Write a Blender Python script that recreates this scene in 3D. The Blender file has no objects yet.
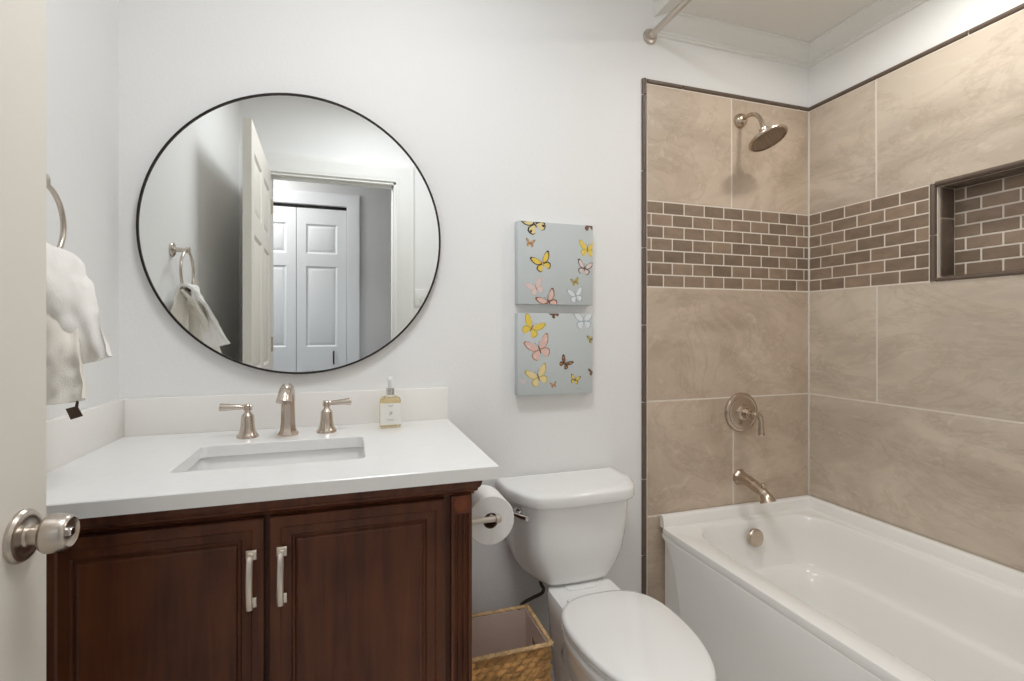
import bpy, bmesh, math, random
from mathutils import Vector, Matrix, noise
C = bpy.context.scene
COL = C.collection
PI = math.pi

# ------------------------------------------------------------------ camera, world, lights, exposure
cam = bpy.data.cameras.new('camera'); cam_o = bpy.data.objects.new('camera', cam); COL.objects.link(cam_o)
cam.sensor_width = 36; cam.lens = 498/1024*36; cam.clip_start = 0.02
cam.shift_y = -10.5/1024
cam_o.location = (0, -1.72, 1.22)
cam_o.rotation_euler = (PI/2, 0, -math.radians(17.9))
C.camera = cam_o
w = bpy.data.worlds.new('world'); C.world = w; w.use_nodes = True
w.node_tree.nodes['Background'].inputs[0].default_value = (0.85, 0.92, 1, 1)
w.node_tree.nodes['Background'].inputs[1].default_value = 0.3
C.view_settings.view_transform = 'Standard'; C.view_settings.look = 'None'
C.view_settings.gamma = 1; C.view_settings.use_curve_mapping = False
C.view_settings.exposure = 0.0
C.cycles.use_denoising = True
C.cycles.max_bounces = 14; C.cycles.diffuse_bounces = 8; C.cycles.glossy_bounces = 6
C.cycles.sample_clamp_indirect = 6

CEIL = 2.76        # main ceiling
SOF = 2.47         # lowered ceiling over the bathtub
SOFX = 1.15
def area(name, loc, size, power, col, shape='DISK', rot=(0, 0, 0)):
    l = bpy.data.lights.new(name, 'AREA'); l.shape = shape; l.size = size; l.energy = power; l.color = col
    o = bpy.data.objects.new(name, l); COL.objects.link(o); o.location = loc; o.rotation_euler = rot
    return o
LAMP_ROOM = (0.16, -0.95); LAMP_SHOWER = (1.53, -0.74); FILL_HALL = (-0.9, -2.2)
P_ROOM, C_ROOM = 11.8, (0.955, 0.978, 1)
P_SHOWER, C_SHOWER = 5.3, (1, 0.975, 0.9)
P_FILL, C_FILL = 19, (1, 0.95, 0.9)
area('room_lamp_light', (LAMP_ROOM[0], LAMP_ROOM[1], CEIL-0.115), 0.50, P_ROOM, C_ROOM)
area('shower_lamp_light', (LAMP_SHOWER[0], LAMP_SHOWER[1], SOF-0.012), 0.14, P_SHOWER, C_SHOWER)
area('hall_fill_light', (FILL_HALL[0], FILL_HALL[1], CEIL-0.115), 0.34, P_FILL, C_FILL)  # added fill from the hall, lifts the vanity fronts and low areas

# ------------------------------------------------------------------ materials
MATS = {}
def mat(name, col, rough=0.5, metal=0.0, spec=0.5, bump=0, bscale=50, noise_amt=0, nscale=6, nscale3=None,
        island=0, coat=0, trans=0, ior=1.45, emit=None, col2=None, detail=4, alpha=1, sss=0, distort=0):
    if name in MATS: return MATS[name]
    m = bpy.data.materials.new(name); m.use_nodes = True
    nt = m.node_tree; N = nt.nodes; L = nt.links
    b = N['Principled BSDF']
    b.inputs['Base Color'].default_value = (*col, 1)
    b.inputs['Roughness'].default_value = rough
    b.inputs['Metallic'].default_value = metal
    b.inputs['Specular IOR Level'].default_value = spec
    b.inputs['IOR'].default_value = ior
    b.inputs['Coat Weight'].default_value = coat
    b.inputs['Coat Roughness'].default_value = 0.08
    b.inputs['Transmission Weight'].default_value = trans
    if emit:
        b.inputs['Emission Color'].default_value = (*emit[0], 1); b.inputs['Emission Strength'].default_value = emit[1]
    tc = N.new('ShaderNodeTexCoord')
    if noise_amt or island:
        out = None
        if noise_amt:
            n = N.new('ShaderNodeTexNoise'); n.inputs['Scale'].default_value = nscale; n.inputs['Detail'].default_value = detail
            n.inputs['Roughness'].default_value = 0.6; n.inputs['Distortion'].default_value = distort
            if nscale3:
                mp = N.new('ShaderNodeMapping'); mp.inputs['Scale'].default_value = nscale3
                L.new(tc.outputs['Object'], mp.inputs['Vector']); L.new(mp.outputs[0], n.inputs['Vector'])
            else: L.new(tc.outputs['Object'], n.inputs['Vector'])
            r = N.new('ShaderNodeValToRGB')
            r.color_ramp.elements[0].position = 0.3; r.color_ramp.elements[1].position = 0.7
            c2 = col2 or tuple(c*(1-noise_amt) for c in col)
            r.color_ramp.elements[0].color = (*c2, 1); r.color_ramp.elements[1].color = (*col, 1)
            L.new(n.outputs['Fac'], r.inputs[0]); out = r.outputs[0]
        if island:
            g = N.new('ShaderNodeNewGeometry')
            mr = N.new('ShaderNodeMapRange'); mr.inputs['To Min'].default_value = 1-island; mr.inputs['To Max'].default_value = 1+island
            L.new(g.outputs['Random Per Island'], mr.inputs[0])
            mx = N.new('ShaderNodeVectorMath'); mx.operation = 'SCALE'
            if out: L.new(out, mx.inputs[0])
            else: mx.inputs[0].default_value = col
            L.new(mr.outputs[0], mx.inputs['Scale']); out = mx.outputs[0]
        L.new(out, b.inputs['Base Color'])
    if bump:
        n = N.new('ShaderNodeTexNoise'); n.inputs['Scale'].default_value = bscale; n.inputs['Detail'].default_value = 3
        L.new(tc.outputs['Object'], n.inputs['Vector'])
        bp = N.new('ShaderNodeBump'); bp.inputs['Strength'].default_value = bump; bp.inputs['Distance'].default_value = 0.002
        L.new(n.outputs['Fac'], bp.inputs['Height']); L.new(bp.outputs[0], b.inputs['Normal'])
    MATS[name] = m
    return m

PAINT = mat('wall_paint', (0.85, 0.85, 0.85), 0.6, spec=0.25, bump=0.25, bscale=90)
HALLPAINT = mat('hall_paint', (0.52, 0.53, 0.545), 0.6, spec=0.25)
CEILP = mat('ceiling_paint', (0.80, 0.785, 0.745), 0.7, spec=0.2)
TRIMP = mat('trim_paint', (0.82, 0.82, 0.80), 0.4)
DOORP = mat('door_paint', (0.80, 0.765, 0.70), 0.42, bump=0.15, bscale=60)
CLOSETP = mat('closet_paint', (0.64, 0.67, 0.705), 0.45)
FLOORM = mat('floor_tile', (0.66, 0.64, 0.61), 0.4, noise_amt=0.15, nscale=4)
GROUT = mat('grout', (0.76, 0.69, 0.61), 0.8)
NICKEL = mat('brushed_nickel', (0.60, 0.54, 0.48), 0.28, metal=1)
BRONZE = mat('warm_nickel', (0.56, 0.47, 0.385), 0.27, metal=1)
CHROME = mat('chrome', (0.75, 0.75, 0.76), 0.1, metal=1)
PORC = mat('porcelain', (0.87, 0.87, 0.865), 0.12, coat=0.5)
TUBM = mat('tub_acrylic', (0.88, 0.87, 0.85), 0.18, coat=0.4)
QUARTZ = mat('quartz', (0.86, 0.86, 0.855), 0.22, noise_amt=0.03, nscale=30)
SPLASH = mat('quartz_splash', (0.89, 0.875, 0.85), 0.25)
DARK = mat('gap_shade', (0.02, 0.018, 0.016), 0.6)
BLACKF = mat('mirror_frame', (0.035, 0.027, 0.024), 0.35, metal=0.6)
MIRROR = mat('mirror_glass', (0.86, 0.88, 0.875), 0.0, metal=1)
CREAM = mat('towel_cotton', (0.88, 0.86, 0.83), 0.95, spec=0.1, bump=0.5, bscale=420)
CREAM_SHADE = mat('towel_cotton_shaded', (0.86, 0.82, 0.75), 0.95, spec=0.1, bump=0.5, bscale=420)  # duller copy of the cotton: shade on the under layers put into the colour
PAPER = mat('tissue_paper', (0.84, 0.83, 0.81), 0.95, spec=0.1)
CARD = mat('cardboard_core', (0.16, 0.09, 0.055), 0.9)

def wood():
    m = bpy.data.materials.new('stained_cherry'); m.use_nodes = True
    nt = m.node_tree; N = nt.nodes; L = nt.links; b = N['Principled BSDF']
    tc = N.new('ShaderNodeTexCoord'); mp = N.new('ShaderNodeMapping'); mp.inputs['Scale'].default_value = (30, 30, 2.2)
    n = N.new('ShaderNodeTexNoise'); n.inputs['Scale'].default_value = 1.6; n.inputs['Detail'].default_value = 6; n.inputs['Distortion'].default_value = 0.5
    L.new(tc.outputs['Object'], mp.inputs[0]); L.new(mp.outputs[0], n.inputs['Vector'])
    n2 = N.new('ShaderNodeTexNoise'); n2.inputs['Scale'].default_value = 5; n2.inputs['Detail'].default_value = 3
    L.new(tc.outputs['Object'], n2.inputs['Vector'])
    mx = N.new('ShaderNodeMath'); mx.operation = 'ADD'; L.new(n.outputs['Fac'], mx.inputs[0]); L.new(n2.outputs['Fac'], mx.inputs[1])
    mh = N.new('ShaderNodeMath'); mh.operation = 'MULTIPLY'; mh.inputs[1].default_value = 0.5; L.new(mx.outputs[0], mh.inputs[0])
    r = N.new('ShaderNodeValToRGB')
    e = r.color_ramp.elements
    e[0].position = 0.32; e[0].color = (0.045, 0.0120, 0.0045, 1)
    e[1].position = 0.68; e[1].color = (0.145, 0.045, 0.017, 1)
    L.new(mh.outputs[0], r.inputs[0]); L.new(r.outputs[0], b.inputs['Base Color'])
    b.inputs['Roughness'].default_value = 0.38; b.inputs['Specular IOR Level'].default_value = 0.35; b.inputs['Coat Weight'].default_value = 0.08; b.inputs['Coat Roughness'].default_value = 0.2
    return m
WOOD = wood()
WOOD_ROS = mat('rosette_wood', (0.19, 0.055, 0.024), 0.4, spec=0.3)

def stone(name, a, b_, c, stretch, seed):
    """Large-format porcelain tile: soft concrete clouds, pale scuffs, fine streaks."""
    m = bpy.data.materials.new(name); m.use_nodes = True
    nt = m.node_tree; N = nt.nodes; L = nt.links; b = N['Principled BSDF']
    tc = N.new('ShaderNodeTexCoord'); g = N.new('ShaderNodeNewGeometry')
    off = N.new('ShaderNodeVectorMath'); off.operation = 'ADD'
    sc = N.new('ShaderNodeVectorMath'); sc.operation = 'SCALE'; sc.inputs[0].default_value = (7, 13, 5)
    L.new(g.outputs['Random Per Island'], sc.inputs['Scale'])
    L.new(tc.outputs['Object'], off.inputs[0]); L.new(sc.outputs[0], off.inputs[1])
    def nz(scale, detail, dist, stretchv=(1, 1, 1), rough=0.6):
        mp = N.new('ShaderNodeMapping'); mp.inputs['Scale'].default_value = stretchv; mp.inputs['Location'].default_value = (seed, seed, seed)
        n = N.new('ShaderNodeTexNoise'); n.inputs['Scale'].default_value = scale; n.inputs['Detail'].default_value = detail
        n.inputs['Distortion'].default_value = dist; n.inputs['Roughness'].default_value = rough
        L.new(off.outputs[0], mp.inputs[0]); L.new(mp.outputs[0], n.inputs['Vector']); return n.outputs['Fac']
    f1 = nz(2.6, 6, 0.8, stretch, 0.62)
    r1 = N.new('ShaderNodeValToRGB'); r1.color_ramp.elements[0].position = 0.36; r1.color_ramp.elements[1].position = 0.62
    r1.color_ramp.elements[0].color = (*a, 1); r1.color_ramp.elements[1].color = (*b_, 1); L.new(f1, r1.inputs[0])
    f2 = nz(9, 7, 1.4, stretch, 0.7)
    r2 = N.new('ShaderNodeValToRGB'); r2.color_ramp.elements[0].position = 0.56; r2.color_ramp.elements[1].position = 0.75
    r2.color_ramp.elements[0].color = (0, 0, 0, 1); r2.color_ramp.elements[1].color = (0.6, 0.6, 0.6, 1); L.new(f2, r2.inputs[0])
    mx = N.new('ShaderNodeMix'); mx.data_type = 'RGBA'; mx.inputs['B'].default_value = (*c, 1)
    L.new(r2.outputs[0], mx.inputs['Factor']); L.new(r1.outputs[0], mx.inputs['A'])
    f3 = nz(2.4, 9, 0.9, stretch, 0.7)       # thin darker veins
    r3 = N.new('ShaderNodeValToRGB')
    e = r3.color_ramp.elements; e[0].position = 0.47; e[0].color = (1, 1, 1, 1); e[1].position = 0.53; e[1].color = (1, 1, 1, 1)
    k = e.new(0.50); k.color = (0.90, 0.88, 0.86, 1); L.new(f3, r3.inputs[0])
    mu = N.new('ShaderNodeMix'); mu.data_type = 'RGBA'; mu.blend_type = 'MULTIPLY'; mu.inputs['Factor'].default_value = 1
    L.new(mx.outputs['Result'], mu.inputs['A']); L.new(r3.outputs[0], mu.inputs['B'])
    L.new(mu.outputs['Result'], b.inputs['Base Color'])
    b.inputs['Roughness'].default_value = 0.42
    return m
TILE_BACK = stone('stone_tile_warm', (0.47, 0.37, 0.285), (0.62, 0.505, 0.405), (0.74, 0.64, 0.54), (1, 1, 1.3), 3)
TILE_SIDE = stone('stone_tile', (0.51, 0.43, 0.35), (0.66, 0.57, 0.475), (0.76, 0.68, 0.60), (1, 0.8, 1.9), 11)
BRICK = mat('brick_tile', (0.30, 0.218, 0.158), 0.4, noise_amt=0.25, nscale=16, island=0.22, nscale3=(1, 1, 2))
LINER = mat('liner_tile', (0.15, 0.11, 0.085), 0.3, noise_amt=0.2, nscale=20)

# ------------------------------------------------------------------ mesh helpers
def nb(): return bmesh.new()
def bx(bm, x0, x1, y0, y1, z0, z1, bev=0, seg=2):
    r = bmesh.ops.create_cube(bm, size=1)
    for v in r['verts']:
        v.co = Vector(((x0+x1)/2+v.co.x*(x1-x0), (y0+y1)/2+v.co.y*(y1-y0), (z0+z1)/2+v.co.z*(z1-z0)))
    if bev:
        es = set()
        for v in r['verts']: es.update(v.link_edges)
        bmesh.ops.bevel(bm, geom=list(es), offset=bev, segments=seg, affect='EDGES', profile=0.5)
def loft(bm, loops, cap0=True, cap1=True, closed=True):
    rows = [[bm.verts.new(p) for p in lp] for lp in loops]
    n = len(rows[0])
    for a, b in zip(rows, rows[1:]):
        for i in range(n if closed else n-1):
            j = (i+1) % n
            try: bm.faces.new((a[i], a[j], b[j], b[i]))
            except ValueError: pass
    if cap0: bm.faces.new(list(reversed(rows[0])))
    if cap1: bm.faces.new(rows[-1])
    return rows
def basis(origin, axis, up=(0, 0, 1)):
    z = Vector(axis).normalized(); u = Vector(up)
    if abs(z.dot(u)) > 0.98: u = Vector((1, 0, 0))
    x = u.cross(z).normalized(); y = z.cross(x)
    return Matrix.Translation(Vector(origin)) @ Matrix((x, y, z)).transposed().to_4x4()
def lathe(bm, prof, origin, axis=(0, 0, 1), seg=32, cap0=True, cap1=True, squash=(1, 1), rot=0):
    M = basis(origin, axis)
    loops = [[M @ Vector((r*math.cos(2*PI*i/seg+rot)*squash[0], r*math.sin(2*PI*i/seg+rot)*squash[1], h)) for i in range(seg)] for r, h in prof]
    loft(bm, loops, cap0, cap1)
def tube(bm, pts, rad, seg=12, cap=True, closed=False, squash=(1, 1), up=(0, 0, 1)):
    pts = [Vector(p) for p in pts]; n = len(pts)
    R = rad if isinstance(rad, (list, tuple)) else [rad]*n
    loops = []; x = None
    for i, p in enumerate(pts):
        if closed: t = pts[(i+1) % n]-pts[i-1]
        else: t = pts[min(i+1, n-1)]-pts[max(i-1, 0)]
        t.normalize()
        if x is None:
            u = Vector(up)
            if abs(u.dot(t)) > 0.95: u = Vector((1, 0, 0))
            x = u.cross(t).normalized()
        else:
            x = (x-t*x.dot(t)).normalized()
        y = t.cross(x)
        loops.append([p+(x*math.cos(2*PI*k/seg)*squash[0]+y*math.sin(2*PI*k/seg)*squash[1])*R[i] for k in range(seg)])
    if closed: loops.append(loops[0]); rows = loft(bm, loops, False, False); bmesh.ops.remove_doubles(bm, verts=bm.verts, dist=1e-6)
    else: loft(bm, loops, cap, cap)
def prism(bm, poly, y0, y1, axis='Y', bev=0, seg=2):
    """poly of 2D points; axis the extrusion axis."""
    def P(a, b, d):
        return {'Y': Vector((a, d, b)), 'X': Vector((d, a, b)), 'Z': Vector((a, b, d))}[axis]
    lo = [bm.verts.new(P(a, b, y0)) for a, b in poly]; hi = [bm.verts.new(P(a, b, y1)) for a, b in poly]
    fs = [bm.faces.new(lo), bm.faces.new(list(reversed(hi)))]
    n = len(poly)
    for i in range(n): fs.append(bm.faces.new((lo[i], hi[i], hi[(i+1) % n], lo[(i+1) % n])))
    if bev:
        es = set()
        for v in lo+hi: es.update(v.link_edges)
        bmesh.ops.bevel(bm, geom=list(es), offset=bev, segments=seg, affect='EDGES', profile=0.5)
def smooth_path(pts, k=6):
    P = [Vector(p) for p in pts]; out = []
    for i in range(len(P)-1):
        p0, p1, p2, p3 = P[max(i-1, 0)], P[i], P[i+1], P[min(i+2, len(P)-1)]
        for j in range(k):
            t = j/k
            out.append(0.5*((2*p1)+(-p0+p2)*t+(2*p0-5*p1+4*p2-p3)*t*t+(-p0+3*p1-3*p2+p3)*t**3))
    out.append(P[-1]); return out
def obj(name, bm, m, parent=None, ang=35, mats=None):
    bmesh.ops.recalc_face_normals(bm, faces=bm.faces)
    a = math.radians(ang)
    for f in bm.faces: f.smooth = True
    for e in bm.edges:
        if len(e.link_faces) == 2 and e.calc_face_angle(0) > a: e.smooth = False
    me = bpy.data.meshes.new(name)
    if parent is not None and not isinstance(parent, str):
        off = Vector(parent['_o']) if '_o' in parent else Vector((0, 0, 0))
        for v in bm.verts: v.co -= off
    bm.to_mesh(me); bm.free()
    for mm in (mats or [m]): me.materials.append(mm)
    o = bpy.data.objects.new(name, me); COL.objects.link(o)
    if parent is not None:
        o.parent = parent; o['_o'] = list(parent['_o'])
    else:
        o['_o'] = [0, 0, 0]
    return o
def thing(name, label, cat, loc=(0, 0, 0), group=None):
    o = bpy.data.objects.new(name, None); COL.objects.link(o); o.location = loc; o['_o'] = list(loc); o.empty_display_size = 0.05
    if label: o['label'] = label; o['category'] = cat
    if group: o['group'] = group
    return o
def tag(o, label, cat, group=None):
    o['label'] = label; o['category'] = cat
    if group: o['group'] = group
    return o
def struct(name, bm, m, parent=None, **k):
    o = obj(name, bm, m, parent, **k)
    if parent is None: o['kind'] = 'structure'
    return o
def sroot(name):
    o = thing(name, None, None); o['kind'] = 'structure'; return o

# ------------------------------------------------------------------ room shell
XL, XR, XRT, YF = -0.64, 1.955, 1.947, -1.665     # left wall, right wall, its tile face, front (doorway) wall
YH = -2.62                                          # hall wall
b = nb(); bx(b, XL-0.12, XR+0.25, 0, 0.12, 0, CEIL+0.1); wall_back = struct('wall_back', b, PAINT)
b = nb(); bx(b, XL-0.12, XL, YF-0.12, 0, 0, CEIL+0.1); struct('wall_left', b, PAINT)
NY0, NY1, NZ0, NZ1, ND = -1.14, -0.515, 1.398, 1.727, 0.085  # niche opening
b = nb()
bx(b, XR, XR+0.25, YF-0.12, NY0, 0, CEIL+0.1); bx(b, XR, XR+0.25, NY1, 0, 0, CEIL+0.1)
bx(b, XR, XR+0.25, NY0, NY1, 0, NZ0); bx(b, XR, XR+0.25, NY0, NY1, NZ1, CEIL+0.1)
bx(b, XR+ND, XR+0.25, NY0, NY1, NZ0, NZ1)
wall_right = struct('wall_right', b, PAINT)
OX0, OX1, OZ = -0.480, 0.278, 2.185                 # doorway
b = nb(); bx(b, XL, OX0, YF-0.12, YF, 0, CEIL+0.1); bx(b, OX1, XR, YF-0.12, YF, 0, CEIL+0.1); bx(b, OX0, OX1, YF-0.12, YF, OZ, CEIL+0.1)
struct('wall_front', b, PAINT)
b = nb(); bx(b, -2.2, 2.6, YH-0.1, 0.12, -0.05, 0); struct('floor', b, FLOORM)
b = nb(); bx(b, -2.2, 2.6, YH-0.1, 0.12, CEIL, CEIL+0.05); bx(b, SOFX, XR, YF, 0, SOF, CEIL); struct('ceiling', b, CEILP)
# hall
CX0, CX1, CZ1 = -0.80, -0.035, 2.225                # closet opening
b = nb(); bx(b, -2.2, CX0, YH-0.12, YH, 0, CEIL); bx(b, CX1, 2.6, YH-0.12, YH, 0, CEIL); bx(b, CX0, CX1, YH-0.12, YH, CZ1, CEIL)
bx(b, CX0, CX1, YH-0.13, YH-0.10, 0, CZ1)
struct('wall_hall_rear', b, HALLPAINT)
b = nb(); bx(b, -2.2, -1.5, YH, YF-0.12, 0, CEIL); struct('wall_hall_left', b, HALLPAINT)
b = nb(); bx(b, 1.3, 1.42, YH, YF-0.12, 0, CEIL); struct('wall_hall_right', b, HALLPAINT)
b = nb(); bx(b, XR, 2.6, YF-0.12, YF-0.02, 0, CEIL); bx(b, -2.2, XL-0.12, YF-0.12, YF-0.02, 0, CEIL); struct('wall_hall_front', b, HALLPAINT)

# crown moulding: 2D profile (out from wall, height below ceiling)
CP = [(0, 0), (0.062, 0), (0.062, -0.008), (0.056, -0.012), (0.050, -0.026), (0.036, -0.042), (0.020, -0.052), (0.014, -0.056), (0.014, -0.064), (0.009, -0.067), (0.009, -0.075), (0, -0.078)]
def crown(name, p0, p1, nrm):
    b = nb(); d = (Vector(p1)-Vector(p0)).normalized(); n = Vector(nrm)
    A = []; B = []
    for o_, h in CP:
        A.append(Vector(p0)+n*o_+d*o_*0.999+Vector((0, 0, SOF+h))); B.append(Vector(p1)+n*o_-d*o_*0.999+Vector((0, 0, SOF+h)))
    loft(b, [A, B]); return struct(name, b, TRIMP, ang=25)
crown('trim_1', (SOFX, 0, 0), (XR, 0, 0), (0, -1, 0))
crown('trim_2', (XR, 0, 0), (XR, YF, 0), (-1, 0, 0))
crown('trim_3', (XR, YF, 0), (SOFX, YF, 0), (0, 1, 0))
# baseboards
def baseb(name, x0, x1, y0, y1):
    b = nb(); bx(b, x0, x1, y0, y1, 0, 0.10, 0.004); struct(name, b, TRIMP)
baseb('baseboard_back', 0.27, 1.09, -0.014, 0)
baseb('baseboard_left', XL, XL+0.014, YF, -0.66)
baseb('baseboard_front', 0.40, 1.16, YF, YF+0.014)
baseb('baseboard_hall', 0.06, 1.3, YH, YH+0.014)
# door casing (room side and hall side) + jamb with stop
b = nb()
def casing(b, x0, x1, z1, y, s, w_=0.105):
    prof = [(0, 0.006), (0.004, 0.012), (0.02, 0.014), (0.03, 0.018), (w_-0.03, 0.020), (w_-0.012, 0.024), (w_, 0.022), (w_, 0), (0, 0)]
    def path(o_):  # U around the opening, offset o_ outward
        return [(x0-o_, 0), (x0-o_, z1+o_), (x1+o_, z1+o_), (x1+o_, 0)]
    loops = []
    for k in range(4):
        loops.append([Vector((path(o_)[k][0], y+s*h, path(o_)[k][1])) for o_, h in prof])
    loft(b, loops)
casing(b, OX0, OX1, OZ, YF, 1, 0.114)
casing(b, OX0, OX1, OZ, YF-0.12, -1, 0.07)
bx(b, OX0, OX0+0.012, YF-0.12, YF, 0, OZ); bx(b, OX1-0.012, OX1, YF-0.12, YF, 0, OZ); bx(b, OX0, OX1, YF-0.12, YF, OZ-0.012, OZ)
bx(b, OX1-0.024, OX1-0.012, YF-0.08, YF-0.04, 0, OZ-0.012, 0.002); bx(b, OX0+0.012, OX1-0.012, YF-0.08, YF-0.04, OZ-0.024, OZ-0.012, 0.002)
struct('trim_5', b, TRIMP, ang=25)
b = nb(); casing(b, CX0, CX1, CZ1, YH, 1, 0.10); struct('trim_6', b, CLOSETP, ang=25)

# ------------------------------------------------------------------ panelled slabs (doors)
def ring_panel(b, x0, x1, z0, z1, y, s, rings):
    """nested rectangles; rings (inset, depth); s = outward sign along Y"""
    prev = None
    for ins, dep in rings:
        r = [b.verts.new((xx, y+s*dep, zz)) for xx, zz in ((x0+ins, z0+ins), (x1-ins, z0+ins), (x1-ins, z1-ins), (x0+ins, z1-ins))]
        if prev:
            for i in range(4): b.faces.new((prev[i], prev[(i+1) % 4], r[(i+1) % 4], r[i]))
        prev = r
    b.faces.new(prev)
SIXR = [(0, 0), (0.004, -0.003), (0.012, -0.008), (0.018, -0.009), (0.034, -0.003), (0.038, -0.002)]
def slab(b, xs, zs, panels, t, rings, W, Hh):
    """slab from x 0..W, z 0..H, y -t..0 (both faces panelled)"""
    for s, y in ((1, 0.0), (-1, -t)):
        for i in range(len(xs)-1):
            for j in range(len(zs)-1):
                if (i, j) in panels: ring_panel(b, xs[i], xs[i+1], zs[j], zs[j+1], y, s, rings)
                else:
                    b.faces.new([b.verts.new((xx, y, zz)) for xx, zz in ((xs[i], zs[j]), (xs[i+1], zs[j]), (xs[i+1], zs[j+1]), (xs[i], zs[j+1]))])
    for (xa, za, xb, zb) in ((0, 0, W, 0), (W, 0, W, Hh), (W, Hh, 0, Hh), (0, Hh, 0, 0)):
        b.faces.new([b.verts.new(p) for p in ((xa, 0, za), (xb, 0, zb), (xb, -t, zb), (xa, -t, za))])
    bmesh.ops.remove_doubles(b, verts=b.verts, dist=1e-5)

# bathroom door: hinge by the doorway, free edge near the towel
DW, DH, DT = 0.853, 2.165, 0.036
hinge = Vector((-0.464, -1.665, 0.008)); free = Vector((-0.4265, -0.813, 0.008))
ang = math.atan2(free.y-hinge.y, free.x-hinge.x)
door = bpy.data.objects.new('door_1', None); COL.objects.link(door); door['kind'] = 'structure'; door['_o'] = [0, 0, 0]
door.location = hinge; door.rotation_euler = (0, 0, ang)
# local frame: x along the door from hinge, +y away from camera side; visible face (room side) must be the -y side -> y=0 face on -y
def flipy(b):
    for v in b.verts: v.co.y = -v.co.y
    bmesh.ops.reverse_faces(b, faces=b.faces)
b = nb()
xs = [0, 0.105, 0.37, 0.47, DW-0.095, DW]; zs = [0, 0.23, 0.86, 1.02, 1.66, 1.76, 2.04, DH]
slab(b, xs, zs, {(1, 1), (3, 1), (1, 3), (3, 3), (1, 5), (3, 5)}, DT, SIXR, DW, DH); flipy(b)
obj('door_panel', b, DOORP, door, ang=20)
b = nb(); ko = (DW-0.055, 0, 0.931)
lathe(b, [(0.0355, 0), (0.0355, 0.004), (0.033, 0.0075), (0.027, 0.009), (0.0255, 0.0085), (0.016, 0.0095), (0.0135, 0.012), (0.0135, 0.024),
          (0.017, 0.027), (0.0235, 0.0285), (0.0265, 0.033), (0.0262, 0.041), (0.0235, 0.053), (0.0215, 0.057), (0.0195, 0.0585), (0.0165, 0.056), (0.008, 0.055)], ko, (0, -1, 0), 40)
knob = obj('door_knob', b, NICKEL, door)
b = nb(); lathe(b, [(0.0062, 0), (0.0062, 0.004), (0.005, 0.0052), (0.001, 0.0052)], (ko[0], -0.0545, ko[2]), (0, -1, 0), 20); obj('lock_button', b, CHROME, knob)
b = nb(); lathe(b, [(0.0355, 0), (0.033, 0.008), (0.0135, 0.010), (0.0135, 0.03), (0.026, 0.036), (0.022, 0.062), (0.001, 0.064)], (ko[0], DT, ko[2]), (0, 1, 0), 32); obj('door_knob', b, NICKEL, door)
for hz in (0.25, 1.08, 1.92):
    b = nb(); lathe(b, [(0.006, 0), (0.006, 0.09)], (-0.004, -0.004, hz), (0, 0, 1), 12); obj('hinge', b, NICKEL, door)

# closet bifold leaves
LW, LH = 0.377, 2.185
def leaf(name, x0):
    r = sroot(name); r.location = (x0, YH-0.012, 0.015)
    b = nb(); xs = [0, 0.07, LW-0.07, LW]; zs = [0, 0.20, 0.88, 1.07, 1.72, 1.82, 2.06, LH]
    slab(b, xs, zs, {(1, 1), (1, 3), (1, 5)}, 0.03, SIXR, LW, LH)
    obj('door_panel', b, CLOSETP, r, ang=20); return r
leaf('door_2', CX0+0.004)
r = leaf('door_3', CX0+0.008+LW)
b = nb(); tube(b, [(0.28, 0.0, 0.93), (0.28, 0.018, 0.935), (0.28, 0.022, 0.98), (0.28, 0.018, 1.025), (0.28, 0, 1.03)], 0.006, 8); obj('handle', b, mat('dark_pull', (0.05, 0.045, 0.045), 0.35, metal=0.8), r)
b = nb(); bx(b, CX0, CX1, YH-0.05, YH-0.02, 2.206, CZ1); struct('closet_gap_shade', b, DARK)  # dark strip painted in as the shade of the gap above the doors

# ------------------------------------------------------------------ shower tile
BX0, BX1 = 1.114, XRT
ZB0, ZB1, ZG, ZT = 1.392, 1.733, 0.937, 2.197
g = 0.0030
def tiles(name, rects, m, wall, parent, bev=0.0012, th=0.004, off=0.004):
    """rects in wall coordinates; wall 'B' (u=x) or 'R' (u=y)"""
    b = nb()
    g = 0.0023 if m is BRICK else 0.0030
    for u0, u1, v0, v1 in rects:
        if u1-u0 < 0.007: continue
        if wall == 'B': bx(b, u0+g, u1-g, -off-th, -off, v0+g, v1-g, bev, 1)
        else: bx(b, XR-off-th, XR-off, u0+g, u1-g, v0+g, v1-g, bev, 1)
    return obj(name, b, m, parent)
b = nb(); bx(b, BX0-0.002, XR, -0.0070, 0, 0, ZT+0.002); bx(b, BX0-0.0185, BX0-0.002, -0.0065, 0, 0, ZT+0.018); bx(b, BX0-.002, XR, -0.0065, 0, ZT+.002, ZT+.018); obj('grout_bed', b, GROUT, wall_back)
tiles('stone_tiles', [(BX0, 1.526, ZB1, ZT), (1.526, BX1, ZB1, ZT), (BX0, BX1, ZG, ZB0), (BX0, 1.534, ZG-0.456, ZG), (1.534, BX1, ZG-0.456, ZG), (BX0, BX1, 0.01, ZG-0.456)], TILE_BACK, 'B', wall_back)
rows = 7; rh = (ZB1-ZB0)/rows
R = []
for k in range(rows):
    z1 = ZB1-k*rh; z0 = z1-rh; pitch = 0.0983
    x = 1.879-12*pitch + (0 if k % 2 == 0 else -0.0565)
    while x < BX1:
        a, c = max(x, BX0), min(x+pitch, BX1)
        if c > a: R.append((a, c, z0, z1))
        x += pitch
tiles('accent_bricks', R, BRICK, 'B', wall_back)
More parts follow.
